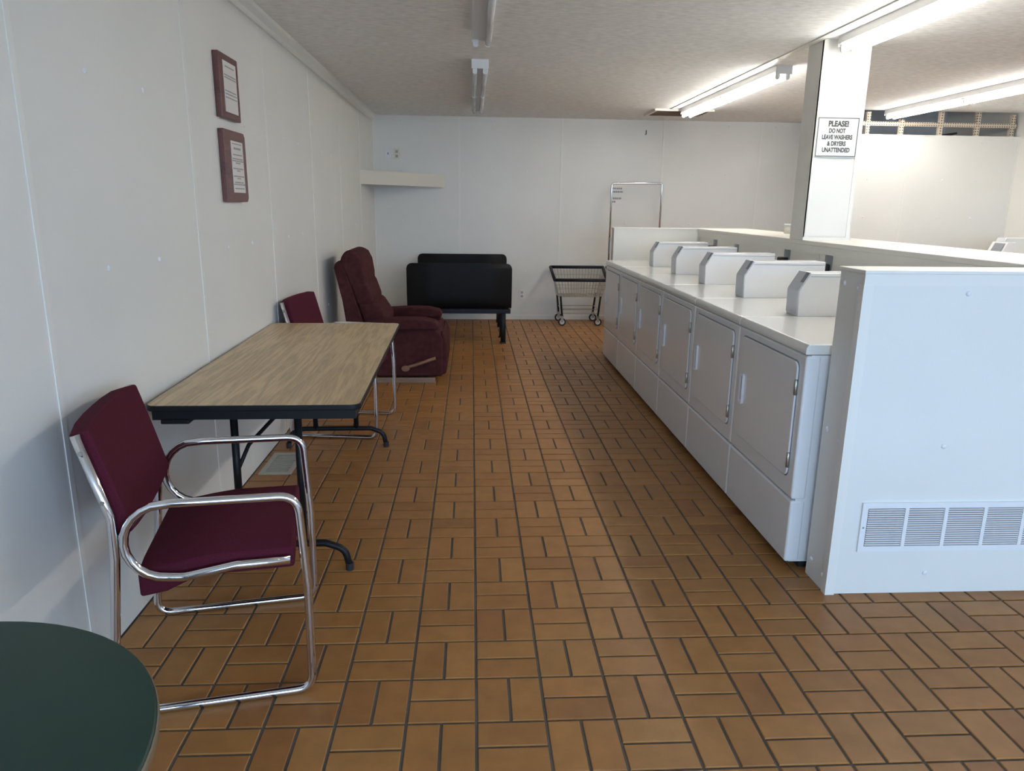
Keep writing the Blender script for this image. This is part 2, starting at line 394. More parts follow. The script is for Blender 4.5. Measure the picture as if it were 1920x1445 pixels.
# ------------------------------------------------------------------ fluorescent fixtures
def fixture(x, y0, y1, lit, label, missing=(), group='fluorescent ceiling fixtures'):
    t = thing('fluorescent_fixture', label, 'ceiling light', (x, y0, ZC), 0, group)
    L = y1 - y0; w2 = 0.06
    hb = new(); prism(hb, [(-w2, 0), (-w2, -0.044), (-0.048, -0.056), (0.048, -0.056), (w2, -0.044), (w2, 0)], 'y', 0, L)
    obj('housing', hb, 'fixture', t)
    obj('end_cap', B(-w2 - 0.002, w2 + 0.002, -0.004, 0.0, -0.062, 0), 'plastic', t)
    obj('end_cap', B(-w2 - 0.002, w2 + 0.002, L, L + 0.004, -0.062, 0), 'plastic', t)
    half = L / 2
    for h in (0, 1):
        a, b = h * half + 0.02, (h + 1) * half - 0.02
        for s in (-1, 1):
            for yy in (a, b):
                hd = obj('lamp_holder', rrect_prism_y(s * 0.037, yy), 'plastic', t)
            if (h, s) in missing: continue
            tbm = new(); tube(tbm, [(s * 0.037, a + 0.008, -0.077), (s * 0.037, b - 0.008, -0.077)], 0.0165, 12)
            obj('lamp_tube', tbm, 'tube' if lit else 'tubeoff', t, smooth=True)
    return t
def rrect_prism_y(x, y):
    return prism(new(), rrect(x - 0.016, x + 0.016, -0.098, -0.05, 0.014, 4), 'y', y - 0.007, y + 0.007)
fixture(2.30, 5.67, 8.19, True, 'lit fluorescent fixture over the far dryers, reaching towards the ceiling vent')
fixture(2.30, 2.20, 4.72, True, 'lit fluorescent fixture whose end meets the pillar')
fixture(4.43, 5.46, 7.98, True, 'lit fluorescent fixture in front of the open storage loft')
fixture(0.062, 5.73, 8.25, False, 'unlit fluorescent fixture with end cap, on the ceiling near the back wall')
fixture(0.062, 2.30, 4.82, False, 'unlit fluorescent fixture with a missing tube above the tiled aisle', missing=((1, -1),))

# ceiling vent
cv = thing('ceiling_vent', 'white framed ceiling vent with brown louvres beyond the lit fixture', 'vent', (2.0, 8.24, ZC))
fr = new(); box(fr, -0.03, 0.62, 0, 0.035, -0.022, 0); box(fr, -0.03, 0.62, 0.50, 0.535, -0.022, 0); box(fr, -0.03, 0.005, 0.035, 0.50, -0.022, 0); box(fr, 0.585, 0.62, 0.035, 0.50, -0.022, 0)
obj('frame', fr, 'trim', cv)
obj('recess', B(0.005, 0.585, 0.035, 0.50, -0.003, 0), 'vent', cv)
for k in range(6):
    y = 0.07 + k * 0.075; lb = new(); prism(lb, [(y, -0.004), (y + 0.004, -0.004), (y + 0.03, -0.02), (y + 0.026, -0.02)], 'x', 0.005, 0.585); obj('louvre', lb, 'vent', cv)

# ------------------------------------------------------------------ dryers
PW = 0.714
def build_dryer():
    """front faces -X; origin at the near front floor corner, width along +Y"""
    t = thing('coin_dryer', '', 'dryer')
    w_, zt, zs, zl = PW - 0.006, 0.935, 0.302, 0.033
    obj('cabinet', B(0.020, 0.74, 0.004, w_ - 0.004, zl, 0.893), 'enamel', t)
    obj('toe_recess', B(0.07, 0.70, 0.02, w_ - 0.02, 0.0, zl), 'dark', t)
    tp = new(); prism(tp, [(-0.005, 0.895), (-0.004, 0.921), (0.006, zt), (0.745, zt), (0.745, 0.895)], 'y', 0.0, w_)
    obj('top', tp, 'enamel2', t, bevel=0.004, segs=2)
    obj('front_panel', B(0.0, 0.06, 0.0, w_, zs + 0.003, 0.891), 'enamel', t, bevel=0.010, segs=3)
    obj('lower_panel', B(0.0, 0.06, 0.0, w_, zl, zs - 0.003), 'enamel', t, bevel=0.010, segs=3)
    d = new(); prism(d, rrect(0.052, w_ - 0.052, 0.385, 0.855, 0.03, 5), 'x', -0.009, 0.0)
    # thin grey rim, its colour standing in for the shadow gap round the door
    g = new(); prism(g, rrect(0.047, w_ - 0.047, 0.380, 0.860, 0.033, 5), 'x', -0.0012, 0.0)
    obj('door_gap_shade', g, 'grey', t)
    dr = obj('door', d, 'enamel', t, bevel=0.003, segs=2)
    h = new(); yh = w_ - 0.115
    outer = rrect(yh - 0.021, yh + 0.021, 0.542, 0.688, 0.014, 4); inner = rrect(yh - 0.012, yh + 0.012, 0.554, 0.676, 0.009, 4)
    vo0 = [h.verts.new((-0.009, p[0], p[1])) for p in outer]; vo1 = [h.verts.new((-0.020, p[0], p[1])) for p in outer]
    vi1 = [h.verts.new((-0.020, p[0], p[1])) for p in inner]; vi0 = [h.verts.new((-0.010, p[0], p[1])) for p in inner]
    n = len(outer)
    for i in range(n):
        j = (i + 1) % n
        h.faces.new((vo0[i], vo0[j], vo1[j], vo1[i])); h.faces.new((vo1[i], vo1[j], vi1[j], vi1[i])); h.faces.new((vi1[i], vi1[j], vi0[j], vi0[i]))
    ho = obj('handle', h, 'plastic', dr); ho['label'] = 'white plastic pull handle'
    obj('handle_well', prism(new(), inner, 'x', -0.0125, -0.0085), 'grey', dr)
    for z in (0.455, 0.755): 
        hb = obj('hinge', B(-0.013, 0.0, 0.046, 0.058, z - 0.032, z + 0.032), 'steel', dr, bevel=0.003, segs=1); hb['label'] = 'small steel hinge'
    # coin meter standing on the top at the near edge
    cb = new(); prism(cb, [(0.275, zt), (0.272, 1.058), (0.321, 1.14), (0.735, 1.142), (0.735, zt)], 'y', 0.004, 0.135)
    c = obj('coin_meter', cb, 'enamel', t, bevel=0.003, segs=2); c['label'] = 'white coin meter box with slanted front'
    fp = new(); prism(fp, [(0.2735, 1.060), (0.3215, 1.141), (0.3185, 1.1425), (0.2705, 1.0615)], 'y', 0.008, 0.131); obj('slide_plate', fp, 'meter', c)
    fp = new(); prism(fp, [(0.2712, 0.945), (0.2690, 1.058), (0.2720, 1.058), (0.2742, 0.945)], 'y', 0.008, 0.131); obj('front_plate', fp, 'meter', c)
    sl = new(); prism(sl, [(0.2935, 1.094), (0.3205, 1.1405), (0.3165, 1.1425), (0.2895, 1.096)], 'y', 0.010, 0.046); obj('coin_slot', sl, 'grey', c)
    obj('lid_seam', B(0.32, 0.737, 0.002, 0.004, 1.1235, 1.1255), 'grey', c)
    return t
nth = ['first', 'second', 'third', 'fourth', 'fifth', 'sixth']
proto = build_dryer()
for k in range(6):
    d = proto if k == 0 else copy_tree(proto)
    d.location = (DX0, 2.662 + PW * k, 0)
    d['label'] = '%s white coin dryer of the row, counted from the end wall with the air grille' % nth[k]
    d['group'] = 'coin dryers along the half wall'
# outlet boxes on the half wall behind the dryers
for k, (y, z) in enumerate(((3.58, 1.10), (4.44, 1.105), (5.05, 1.105), (6.05, 1.09), (6.60, 1.10))):
    t = thing('wall_outlet', 'grey outlet with dark plug on the half wall, %s from the end wall grille' % nth[k], 'outlet', (LX0 + 0.012, y, z), 0, 'dryer outlets')
    obj('plate', B(-0.006, 0, -0.045, 0.045, -0.04, 0.05), 'grey', t, bevel=0.002, segs=1)
    obj('plug', B(-0.06, -0.006, -0.035, 0.035, -0.06, 0.0), 'rubber', t, bevel=0.008)

# ------------------------------------------------------------------ washers in the bay behind
def washer(x, y, label):
    t = thing('washing_machine', label, 'washing machine', (x, y, 0), 0, 'washers against the right wall')
    obj('cabinet', B(0, 0.70, 0.0, 0.70, 0.02, 0.91), 'enamel', t, bevel=0.01)
    obj('foot_plinth', B(0.05, 0.65, 0.03, 0.67, 0, 0.02), 'dark', t)
    obj('lid', B(0.06, 0.48, 0.06, 0.64, 0.91, 0.93), 'enamel2', t, bevel=0.008)
    cn = new(); prism(cn, [(0.02, 0.93), (0.12, 1.135), (0.20, 1.135), (0.20, 0.93)], 'y', 0.08, 0.30)
    c = obj('control_console', cn, 'enamel', t, bevel=0.006)
    dp = new(); prism(dp, [(0.030, 0.963), (0.108, 1.122), (0.104, 1.124), (0.026, 0.965)], 'y', 0.10, 0.24); obj('display_panel', dp, 'grey', c)
    cb = new(); prism(cb, [(0.30, 0.91), (0.30, 1.06), (0.35, 1.165), (0.69, 1.165), (0.69, 0.91)], 'y', 0.42, 0.55)
    b = obj('coin_meter', cb, 'enamel', t, bevel=0.003)
    fp = new(); prism(fp, [(0.301, 1.06), (0.349, 1.163), (0.345, 1.165), (0.297, 1.062)], 'y', 0.43, 0.54); obj('slide_plate', fp, 'meter', b)
washer(5.14, 6.95, 'white coin washer beside the storage partition, dark panel on its console')
washer(5.14, 6.23, 'white coin washer against the right wall, one place from the storage partition')

# ------------------------------------------------------------------ grille on the end wall
g = thing('air_grille', 'long white louvred air grille on the end wall', 'vent', (1.452, 2.461, 0.18))
GW, GH = 0.80, 0.197
fr = new()
box(fr, 0, GW, -0.008, 0, 0, 0.022); box(fr, 0, GW, -0.008, 0, GH - 0.022, GH); box(fr, 0, 0.022, -0.008, 0, 0.022, GH - 0.022); box(fr, GW - 0.022, GW, -0.008, 0, 0.022, GH - 0.022)
for k in range(1, 5): box(fr, 0.02 + 0.153 * k - 0.007, 0.02 + 0.153 * k + 0.007, -0.007, 0, 0.022, GH - 0.022)
obj('frame', fr, 'plastic', g)
obj('backing', B(0.02, GW - 0.02, -0.0015, 0, 0.02, GH - 0.02), 'vent', g)
for k in range(5):
    xa = 0.02 + 0.153 * k + 0.007; xb = min(xa + 0.139, GW - 0.022)
    for i in range(17):
        z = 0.0255 + i * 0.0088; sb = new(); prism(sb, [(-0.0015, z + 0.0032), (-0.0065, z), (-0.0058, z - 0.0010), (-0.0005, z + 0.0022)], 'x', xa, xb)
        obj('louvre', sb, 'plastic', g)
obj('screw', B(0.008, 0.014, -0.0095, -0.008, GH / 2 - 0.003, GH / 2 + 0.003), 'steel', g)

# ------------------------------------------------------------------ sign on the pillar
sg = thing('notice_sign', 'white sign with grey letters on the pillar about washers and dryers', 'sign', (2.332, 4.80, 1.879))
obj('board', B(-0.137, 0.137, -0.004, 0, -0.122, 0.122), 'signw', sg)
bd = new(); t_ = 0.0045; X1, Z1 = 0.133, 0.118
box(bd, -X1, X1, -0.0052, -0.004, Z1 - t_, Z1); box(bd, -X1, X1, -0.0052, -0.004, -Z1, -Z1 + t_); box(bd, -X1, -X1 + t_, -0.0052, -0.004, -Z1 + t_, Z1 - t_); box(bd, X1 - t_, X1, -0.0052, -0.004, -Z1 + t_, Z1 - t_)
obj('border', bd, 'signg', sg)
def lettering(txt, size, x, z, parent, sx=0.8, off=0.0016, m='signg', rot=(R(90), 0, 0), y=-0.0042):
    cu = bpy.data.curves.new('lettering', 'FONT'); cu.body = txt; cu.size = size; cu.align_x = 'CENTER'; cu.offset = off; cu.extrude = 0.0004
    tmp = bpy.data.objects.new('tmp', cu); COL.objects.link(tmp)
    dg = bpy.context.evaluated_depsgraph_get(); me = bpy.data.meshes.new_from_object(tmp.evaluated_get(dg))
    bpy.data.objects.remove(tmp); me.materials.clear(); me.materials.append(M[m])
    o = link(bpy.data.objects.new('lettering', me), parent); o.location = (x, y, z); o.rotation_euler = rot; o.scale = (sx, 1, 1)
    return o
lettering('PLEASE!', 0.046, 0.002, 0.066, sg, 0.86, 0.0022)
lettering('DO NOT', 0.037, -0.004, 0.027, sg, 0.72, 0.0016)
lettering('LEAVE WASHERS', 0.037, 0.0, -0.012, sg, 0.72, 0.0016)
lettering('& DRYERS', 0.037, 0.0, -0.051, sg, 0.74, 0.0016)
lettering('UNATTENDED', 0.037, 0.0, -0.090, sg, 0.74, 0.0016)

# ------------------------------------------------------------------ storage loft rack above the partition
rk = thing('slotted_rack', 'cream slotted angle rack showing above the storage partition', 'rack', (0, YP + 0.06, 0))
for x, z1 in ((4.245, 2.445), (4.62, 2.375), (5.055, 2.46), (5.466, 2.465), (5.857, 2.44)):
    pb = new(); box(pb, x - 0.022, x + 0.022, 0, 0.003, 0.02, z1); box(pb, x - 0.022, x - 0.019, 0.003, 0.04, 0.02, z1); obj('post', pb, 'angle', rk)
pb = new(); box(pb, 4.13, 5.90, -0.0035, -0.0005, 2.305, 2.345); box(pb, 4.13, 5.90, -0.0035, 0.035, 2.345, 2.348); obj('beam', pb, 'angle', rk)
tag(obj('dark_board', prism(new(), [(0, 0), (0.16, 0.045), (0.165, 0.028), (0.03, -0.01)], 'y', 0, 0.5), 'navy'), 'dark board lying on the storage loft behind the partition', 'board').location = (5.12, YP + 0.12, 2.215)
obj('shelf', B(4.95, 5.62, 0.05, 0.60, 2.17, 2.19), 'plank', rk)

# ------------------------------------------------------------------ tub on the half wall
tb_ = thing('plastic_tub', 'small white lidded tub on the half wall beside the pillar', 'tub', (2.60, 5.98, ZL))
lb = new(); lathe(lb, [(0.040, 0), (0.046, 0.004), (0.047, 0.062)], seg=24); obj('cup', lb, 'ivory', tb_, smooth=True)
lb = new(); lathe(lb, [(0.050, 0.062), (0.050, 0.074), (0.046, 0.077), (0.01, 0.077)], seg=24); obj('lid', lb, 'plastic', tb_, smooth=False)

# ------------------------------------------------------------------ left wall pictures
def plaque(y0, y1, z0, z1, bl, br, bt, bb, cut, lines, label, chamfer):
    t = thing('framed_notice', label, 'frame', (XL, (y0 + y1) / 2, (z0 + z1) / 2), 0, 'framed notices on the left wall')
    a, b, c, d = -(y1 - y0) / 2, (y1 - y0) / 2, -(z1 - z0) / 2, (z1 - z0) / 2
    k = cut
    out = [(a, c), (b - k, c), (b, c + k), (b, d - k), (b - k, d), (a, d)] if chamfer else [(a, c), (b, c), (b, d), (a, d)]
    bm = new(); prism(bm, out, 'x', 0, 0.030); obj('wood_frame', bm, 'mahog', t, bevel=0.004)
    obj('paper', B(0.0295, 0.0315, a + bl, b - br, c + bb, d - bt), 'paper', t)
    ln = new()
    for f, wd, hh in lines:
        zz = d - bt - f * (d - bt - c - bb); ym = (a + bl + b - br) / 2; hw_ = wd * (b - br - a - bl) / 2
        # words as short runs of dark strokes
        yy = ym - hw_
        while yy < ym + hw_ - 0.004:
            e = min(yy + random.uniform(0.008, 0.022), ym + hw_); box(ln, 0.0315, 0.0318, yy, e, zz - hh / 2, zz + hh / 2); yy = e + 0.004
    obj('print', ln, 'inkg', t)
plaque(3.682, 3.965, 1.818, 2.108, 0.052, 0.040, 0.032, 0.030, 0, [(0.10, 0.7, 0.006), (0.27, 0.9, 0.006), (0.32, 0.9, 0.006), (0.58, 0.9, 0.006), (0.64, 0.9, 0.006), (0.71, 0.9, 0.006)], 'upper mahogany frame with a cream notice, square corners', False)
plaque(3.678, 4.005, 1.432, 1.768, 0.088, 0.055, 0.048, 0.045, 0.018, [(0.05, 0.8, 0.005), (0.14, 0.6, 0.010), (0.26, 0.8, 0.006), (0.34, 0.9, 0.006), (0.38, 0.95, 0.006), (0.42, 0.4, 0.006), (0.53, 0.9, 0.006), (0.57, 0.3, 0.006), (0.68, 0.9, 0.006), (0.72, 0.3, 0.006), (0.80, 0.8, 0.006), (0.84, 0.95, 0.006), (0.92, 0.8, 0.006)], 'lower mahogany plaque with cut corners and a narrow white notice', True)

# ------------------------------------------------------------------ corner shelf, switch plates
cs = thing('corner_shelf', 'cream corner shelf with a deep front board across the back corner', 'shelf', (XL, YB, 1.63))
obj('shelf_board', prism(new(), [(0.0, 0.0), (0.0, -1.085), (0.845, 0.0)], 'z', 0.10, 0.118), 'trim', cs)
dx, dy = 0.855, 1.10; ln_ = math.hypot(dx, dy); nx, ny = dy / ln_ * 0.02, -dx / ln_ * 0.02
obj('front_board', prism(new(), [(0.0, -1.095), (0.855, -0.003), (0.855 - 0.026, -0.003), (0.0, -1.095 + 0.034)], 'z', 0.0, 0.148), 'ivory', cs)
for x, kind in ((-1.011, 'switch'), (-0.908, 'outlet')):
    t = thing('wall_%s' % kind, 'white %s plate above the corner shelf' % ('switch' if kind == 'switch' else 'duplex outlet'), kind, (x, YB, 2.014))
    obj('plate', B(-0.036, 0.036, -0.006, 0, -0.06, 0.06), 'plastic' if kind == 'switch' else 'ivory', t, bevel=0.003)
    if kind == 'switch': obj('toggle', B(-0.006, 0.006, -0.018, -0.006, -0.010, 0.014), 'grey', t)
    else:
        for z in (-0.026, 0.026): obj('socket', B(-0.016, 0.016, -0.008, -0.006, z - 0.016, z + 0.016), 'register', t)
t = thing('wall_outlet', 'white duplex outlet low on the back wall beside the black benches', 'outlet', (0.640, YB, 0.322))
obj('plate', B(-0.036, 0.036, -0.006, 0, -0.058, 0.058), 'plastic', t, bevel=0.003)
for z in (-0.024, 0.024): obj('socket', B(-0.016, 0.016, -0.0085, -0.006, z - 0.015, z + 0.015), 'register', t)
# small lettered notice behind the rack
t = thing('small_notice', 'small clear notice with dark print on the back wall behind the chrome rail', 'sign', (1.825, YB, 1.57))
obj('card', B(-0.10, 0.10, -0.003, 0, -0.11, 0.11), 'wall', t)
ln = new()
for z, a, b in ((0.075, -0.075, 0.045), (0.035, -0.075, 0.06), (-0.045, -0.085, 0.045), (-0.085, -0.075, -0.03)):
    x = a
    while x < b: e = x + random.uniform(0.012, 0.02); box(ln, x, min(e, b), -0.0035, -0.003, z - 0.011, z + 0.011); x = e + 0.005
obj('print', ln, 'inkg', t)

# ------------------------------------------------------------------ folding table
TZ = 0.733
ft = thing('folding_table', 'long oak-look folding table with black edge against the left wall', 'table', (-0.795, 3.475, 0), R(1.0))
hw_, hl = 0.378, 0.925
obj('tabletop', prism(new(), rrect(-hw_ + 0.004, hw_ - 0.004, -hl + 0.004, hl - 0.004, 0.035, 5), 'z', TZ - 0.016, TZ), 'oak', ft)
bm = new(); prism(bm, rrect(-hw_, hw_, -hl, hl, 0.038, 5), 'z', TZ - 0.022, TZ - 0.0015); obj('edge_band', bm, 'black', ft, bevel=0.003)
ap = new(); box(ap, -hw_ + 0.02, hw_ - 0.02, -hl + 0.02, -hl + 0.045, TZ - 0.058, TZ - 0.022); box(ap, -hw_ + 0.02, hw_ - 0.02, hl - 0.045, hl - 0.02, TZ - 0.058, TZ - 0.022)
box(ap, -hw_ + 0.02, -hw_ + 0.045, -hl + 0.045, hl - 0.045, TZ - 0.058, TZ - 0.022); box(ap, hw_ - 0.045, hw_ - 0.02, -hl + 0.045, hl - 0.045, TZ - 0.058, TZ - 0.022)
obj('apron', ap, 'black', ft)
obj('latch_block', B(-hw_ + 0.05, -hw_ + 0.15, -hl + 0.01, -hl + 0.07, TZ - 0.072, TZ - 0.055), 'black', ft, bevel=0.005)
for s in (-1, 1):
    yl = s * 0.765 + (0.0 if s < 0 else 0.01)
    lf = new(); pts = [(-0.29, yl, 0.012), (-0.275, yl, 0.09), (-0.20, yl, 0.118), (0.20, yl, 0.118), (0.275, yl, 0.09), (0.29, yl, 0.012)]
    tube(lf, fillet(pts, 0.06, 6), 0.014, 10); lo = obj('foot_rail', lf, 'black', ft, smooth=True)
    for x in (-0.29, 0.29): fb = new(); lathe(fb, [(0.0155, 0), (0.0165, 0.004), (0.0165, 0.03)], (x, yl, 0), 12); obj('foot_cap', fb, 'rubber', lo)
    for x in (-0.125, 0.115):
        lb = new(); tube(lb, [(x, yl - s * 0.02, TZ - 0.05), (x, yl, 0.118)], 0.0145, 10); obj('leg', lb, 'black', ft, smooth=True)
    bb = new(); tube(bb, fillet([(-0.125, yl - s * 0.012, 0.42), (-0.10, yl - s * 0.10, 0.50), (0.0, yl - s * 0.30, 0.60), (0.0, yl - s * 0.38, TZ - 0.06)], 0.05, 4), 0.008, 8)
    br = obj('brace', bb, 'black', ft, smooth=True)
    obj('brace_lock', B(-0.014, 0.014, yl - s * 0.33 - 0.012, yl - s * 0.33 + 0.012, 0.575, 0.655), 'black', br, bevel=0.004)

# ------------------------------------------------------------------ chrome armchairs
def build_chair():
    """faces +X, origin on the floor under the front of the near (-Y) runner; width along +Y"""
    t = thing('armchair', '', 'chair')
    W = 0.548
    prof = [(-0.531, 0.846), (-0.472, 0.610), (-0.474, 0.49), (-0.522, 0.0125), (0.020, 0.0125), (0.022, 0.35), (0.006, 0.634), (-0.345, 0.640)]
    rad = [0.10, 0.12, 0.05, 0.05, 0.3, 0.055]
    for yy in (0.0, W):
        p3 = [(u, yy, z) for u, z in prof]; path = fillet(p3, rad, 7)
        loop = [(-0.345 + 0.104 * math.cos(R(a)), yy, 0.532 + 0.108 * math.sin(R(a))) for a in range(105, 271, 15)]
        tail = fillet([loop[-1], (-0.305, yy, 0.420), (-0.17, yy, 0.440), (-0.022, yy, 0.440)], 0.08, 4)[1:]
        tbm = new(); tube(tbm, path[:-1] + [Vector((-0.32, yy, 0.640))] + [Vector(p) for p in loop] + tail, 0.0125, 12)
        fo_ = obj('tube_frame', tbm, 'chrome', t, smooth=True); fo_['label'] = 'bent chrome tube: leg, runner, arm and seat rail'
        for u, z in ((-0.520, 0.80), (-0.484, 0.66)):
            sb = new(); tube(sb, [(u, yy, z), (u, yy + (-0.016 if yy == 0 else 0.016), z)], 0.006, 8); obj('screw', sb, 'steel', fo_)
    sb = new(); box(sb, -0.43, -0.012, 0.020, W - 0.020, 0.405, 0.475)
    bmesh.ops.subdivide_edges(sb, edges=sb.edges[:], cuts=5, use_grid_fill=True)
    for v in sb.verts:
        fx = (v.co.x + 0.22) / 0.21; fy = (v.co.y - W / 2) / (W / 2)
        crown_ = max(0, 1 - fx * fx) * max(0, 1 - fy * fy)
        if v.co.z > 0.44: v.co.z += 0.016 * crown_ - 0.010 * (abs(fy) > 0.9)
        v.co.z -= 0.030 * max(0, -fx - 0.1)            # seat drops to the back
        if fx < -0.5 and v.co.z < 0.43: v.co.z -= 0.02
    obj('seat', sb, 'maroon', t, bevel=0.022, segs=4)
    pb = new(); box(pb, -0.022, 0.030, 0.016, W - 0.016, 0.0, 0.345)
    bmesh.ops.subdivide_edges(pb, edges=pb.edges[:], cuts=5, use_grid_fill=True)
    for v in pb.verts:
        fy = (v.co.y - W / 2) / (W / 2); fz = (v.co.z - 0.17) / 0.17
        v.co.x += 0.016 * (fy * fy) + (0.012 * max(0, 1 - fy * fy) * max(0, 1 - fz * fz) if v.co.x > 0 else 0)
        if fz < -0.9: v.co.z += 0.03 * fy * fy
        if fz > 0.9: v.co.z -= 0.02 * fy ** 4
    po_ = obj('backrest', pb, 'maroon', t, bevel=0.020, segs=4)
    po_.location = (-0.462, 0, 0.525); po_.rotation_euler = (0, R(-14.5), 0)
    return t
ch = build_chair()
ch.location = (-0.499, 1.951, 0); ch.rotation_euler = (0, 0, R(11.0))
ch['label'] = 'maroon chrome-tube armchair between the green round table and the oak-look table'; ch['group'] = 'maroon armchairs'
c2 = copy_tree(ch); c2.location = (-0.612, 4.397, 0); c2.rotation_euler = (0, 0, R(-6.0))
c2['label'] = 'maroon chrome-tube armchair between the oak-look table and the recliner'

# ------------------------------------------------------------------ green round table
gt = thing('round_table', 'dark green round pedestal table with a tan edge', 'table', (-0.80, 0.785, 0))
bm = new(); lathe(bm, [(0.355, 0.708), (0.376, 0.712), (0.3795, 0.72), (0.3795, 0.731), (0.375, 0.735), (0.02, 0.735)], seg=72); obj('tabletop', bm, 'green', gt, smooth=False)
for p in gt.children[0].data.polygons: p.use_smooth = abs(p.normal.z) < 0.9
bm = new(); lathe(bm, [(0.3798, 0.7135), (0.3815, 0.716), (0.3815, 0.7285), (0.3798, 0.731)], seg=72); obj('edge_band', bm, 'edge', gt, smooth=True)
bm = new(); lathe(bm, [(0.10, 0.690), (0.10, 0.708), (0.03, 0.708)], seg=24); obj('top_plate', bm, 'black', gt)
bm = new(); tube(bm, [(0, 0, 0.03), (0, 0, 0.69)], 0.04, 20); obj('column', bm, 'black', gt, smooth=True)
for a in range(4):
    bm = new(); tube(bm, fillet([(0, 0, 0.09), (0.12 * math.cos(a * math.pi / 2 + 0.78), 0.12 * math.sin(a * math.pi / 2 + 0.78), 0.06), (0.30 * math.cos(a * math.pi / 2 + 0.78), 0.30 * math.sin(a * math.pi / 2 + 0.78), 0.022)], 0.1, 4), 0.024, 10, 0.018); obj('base_arm', bm, 'black', gt, smooth=True)

# ------------------------------------------------------------------ recliner
rc = thing('recliner', 'maroon plush recliner with wooden side lever against the left wall', 'armchair', (0, 0, 0))
Y0, Y1 = 5.88, 6.66
obj('base_board', B(-0.95, -0.30, Y0 + 0.01, Y0 + 0.03, 0.0, 0.042), 'plank', rc)
obj('base_board', B(-0.95, -0.30, Y1 - 0.03, Y1 - 0.01, 0.0, 0.042), 'plank', rc)
for yy0, yy1 in ((Y0, Y0 + 0.115), (Y1 - 0.115, Y1)):
    sb = new(); prism(sb, [(-0.98, 0.05), (-0.245, 0.05), (-0.236, 0.10), (-0.235, 0.36), (-0.26, 0.42), (-0.30, 0.455), (-0.98, 0.455)], 'y', yy0 + 0.014, yy1 - 0.004)
    obj('side_panel', sb, 'plush', rc, bevel=0.018, segs=3)
    ab = new(); prism(ab, [(-0.86, 0.44), (-0.86, 0.50), (-0.74, 0.522), (-0.55, 0.535), (-0.38, 0.530), (-0.29, 0.510), (-0.262, 0.475), (-0.275, 0.445)], 'y', yy0 - 0.028, yy1 + 0.030)
    obj('armrest', ab, 'plush', rc, bevel=0.026, segs=4)
obj('seat_cushion', B(-0.80, -0.235, Y0 + 0.12, Y1 - 0.12, 0.28, 0.43), 'plush', rc, bevel=0.05, segs=4)
obj('seat_box', B(-0.90, -0.26, Y0 + 0.11, Y1 - 0.11, 0.06, 0.30), 'plush', rc, bevel=0.01)
fb = new(); prism(fb, [(-0.25, 0.06), (-0.212, 0.07), (-0.200, 0.14), (-0.200, 0.33), (-0.222, 0.40), (-0.25, 0.41)], 'y', Y0 + 0.03, Y1 - 0.03); obj('footrest', fb, 'plush', rc, bevel=0.015, segs=3)
sh = new(); prism(sh, [(-0.995, 0.25), (-0.90, 0.25), (-0.86, 0.40), (-1.03, 0.97), (-1.058, 0.985), (-1.092, 0.965), (-1.107, 0.93), (-1.05, 0.66)], 'y', Y0 + 0.10, Y1 - 0.10); obj('back_shell', sh, 'plush', rc, bevel=0.02, segs=3)
def cushion(pts, y0, y1, name='back_cushion'):
    bm = new(); prism(bm, pts, 'y', y0, y1); return obj(name, bm, 'plush', rc, bevel=0.035, segs=5)
cushion([(-0.86, 0.40), (-0.69, 0.44), (-0.695, 0.52), (-0.765, 0.63), (-0.80, 0.66), (-0.94, 0.66)], Y0 + 0.115, Y1 - 0.115)
cushion([(-0.935, 0.62), (-0.79, 0.63), (-0.80, 0.69), (-0.835, 0.79), (-0.86, 0.83), (-1.00, 0.83)], Y0 + 0.105, Y1 - 0.105)
cushion([(-0.985, 0.79), (-0.85, 0.79), (-0.852, 0.86), (-0.868, 0.97), (-0.90, 1.035), (-0.955, 1.066), (-1.01, 1.06), (-1.055, 1.0), (-1.05, 0.94)], Y0 + 0.10, Y1 - 0.10)
lv = new(); yl = Y0 - 0.012
tube(lv, [(-0.535, yl, 0.130), (-0.50, yl - 0.002, 0.142), (-0.45, yl - 0.004, 0.158), (-0.295, yl - 0.006, 0.212)], 0.016, 10, 0.013)
pv = new(); prism(pv, [(-0.54 + 0.036 * math.cos(R(a)), 0.126 + 0.026 * math.sin(R(a))) for a in range(0, 360, 24)], 'y', yl - 0.02, yl + 0.012)
lo = obj('lever', lv, 'lever', rc, smooth=True); lo['label'] = 'wooden recliner lever'
obj('lever_hub', pv, 'lever', lo, bevel=0.006)

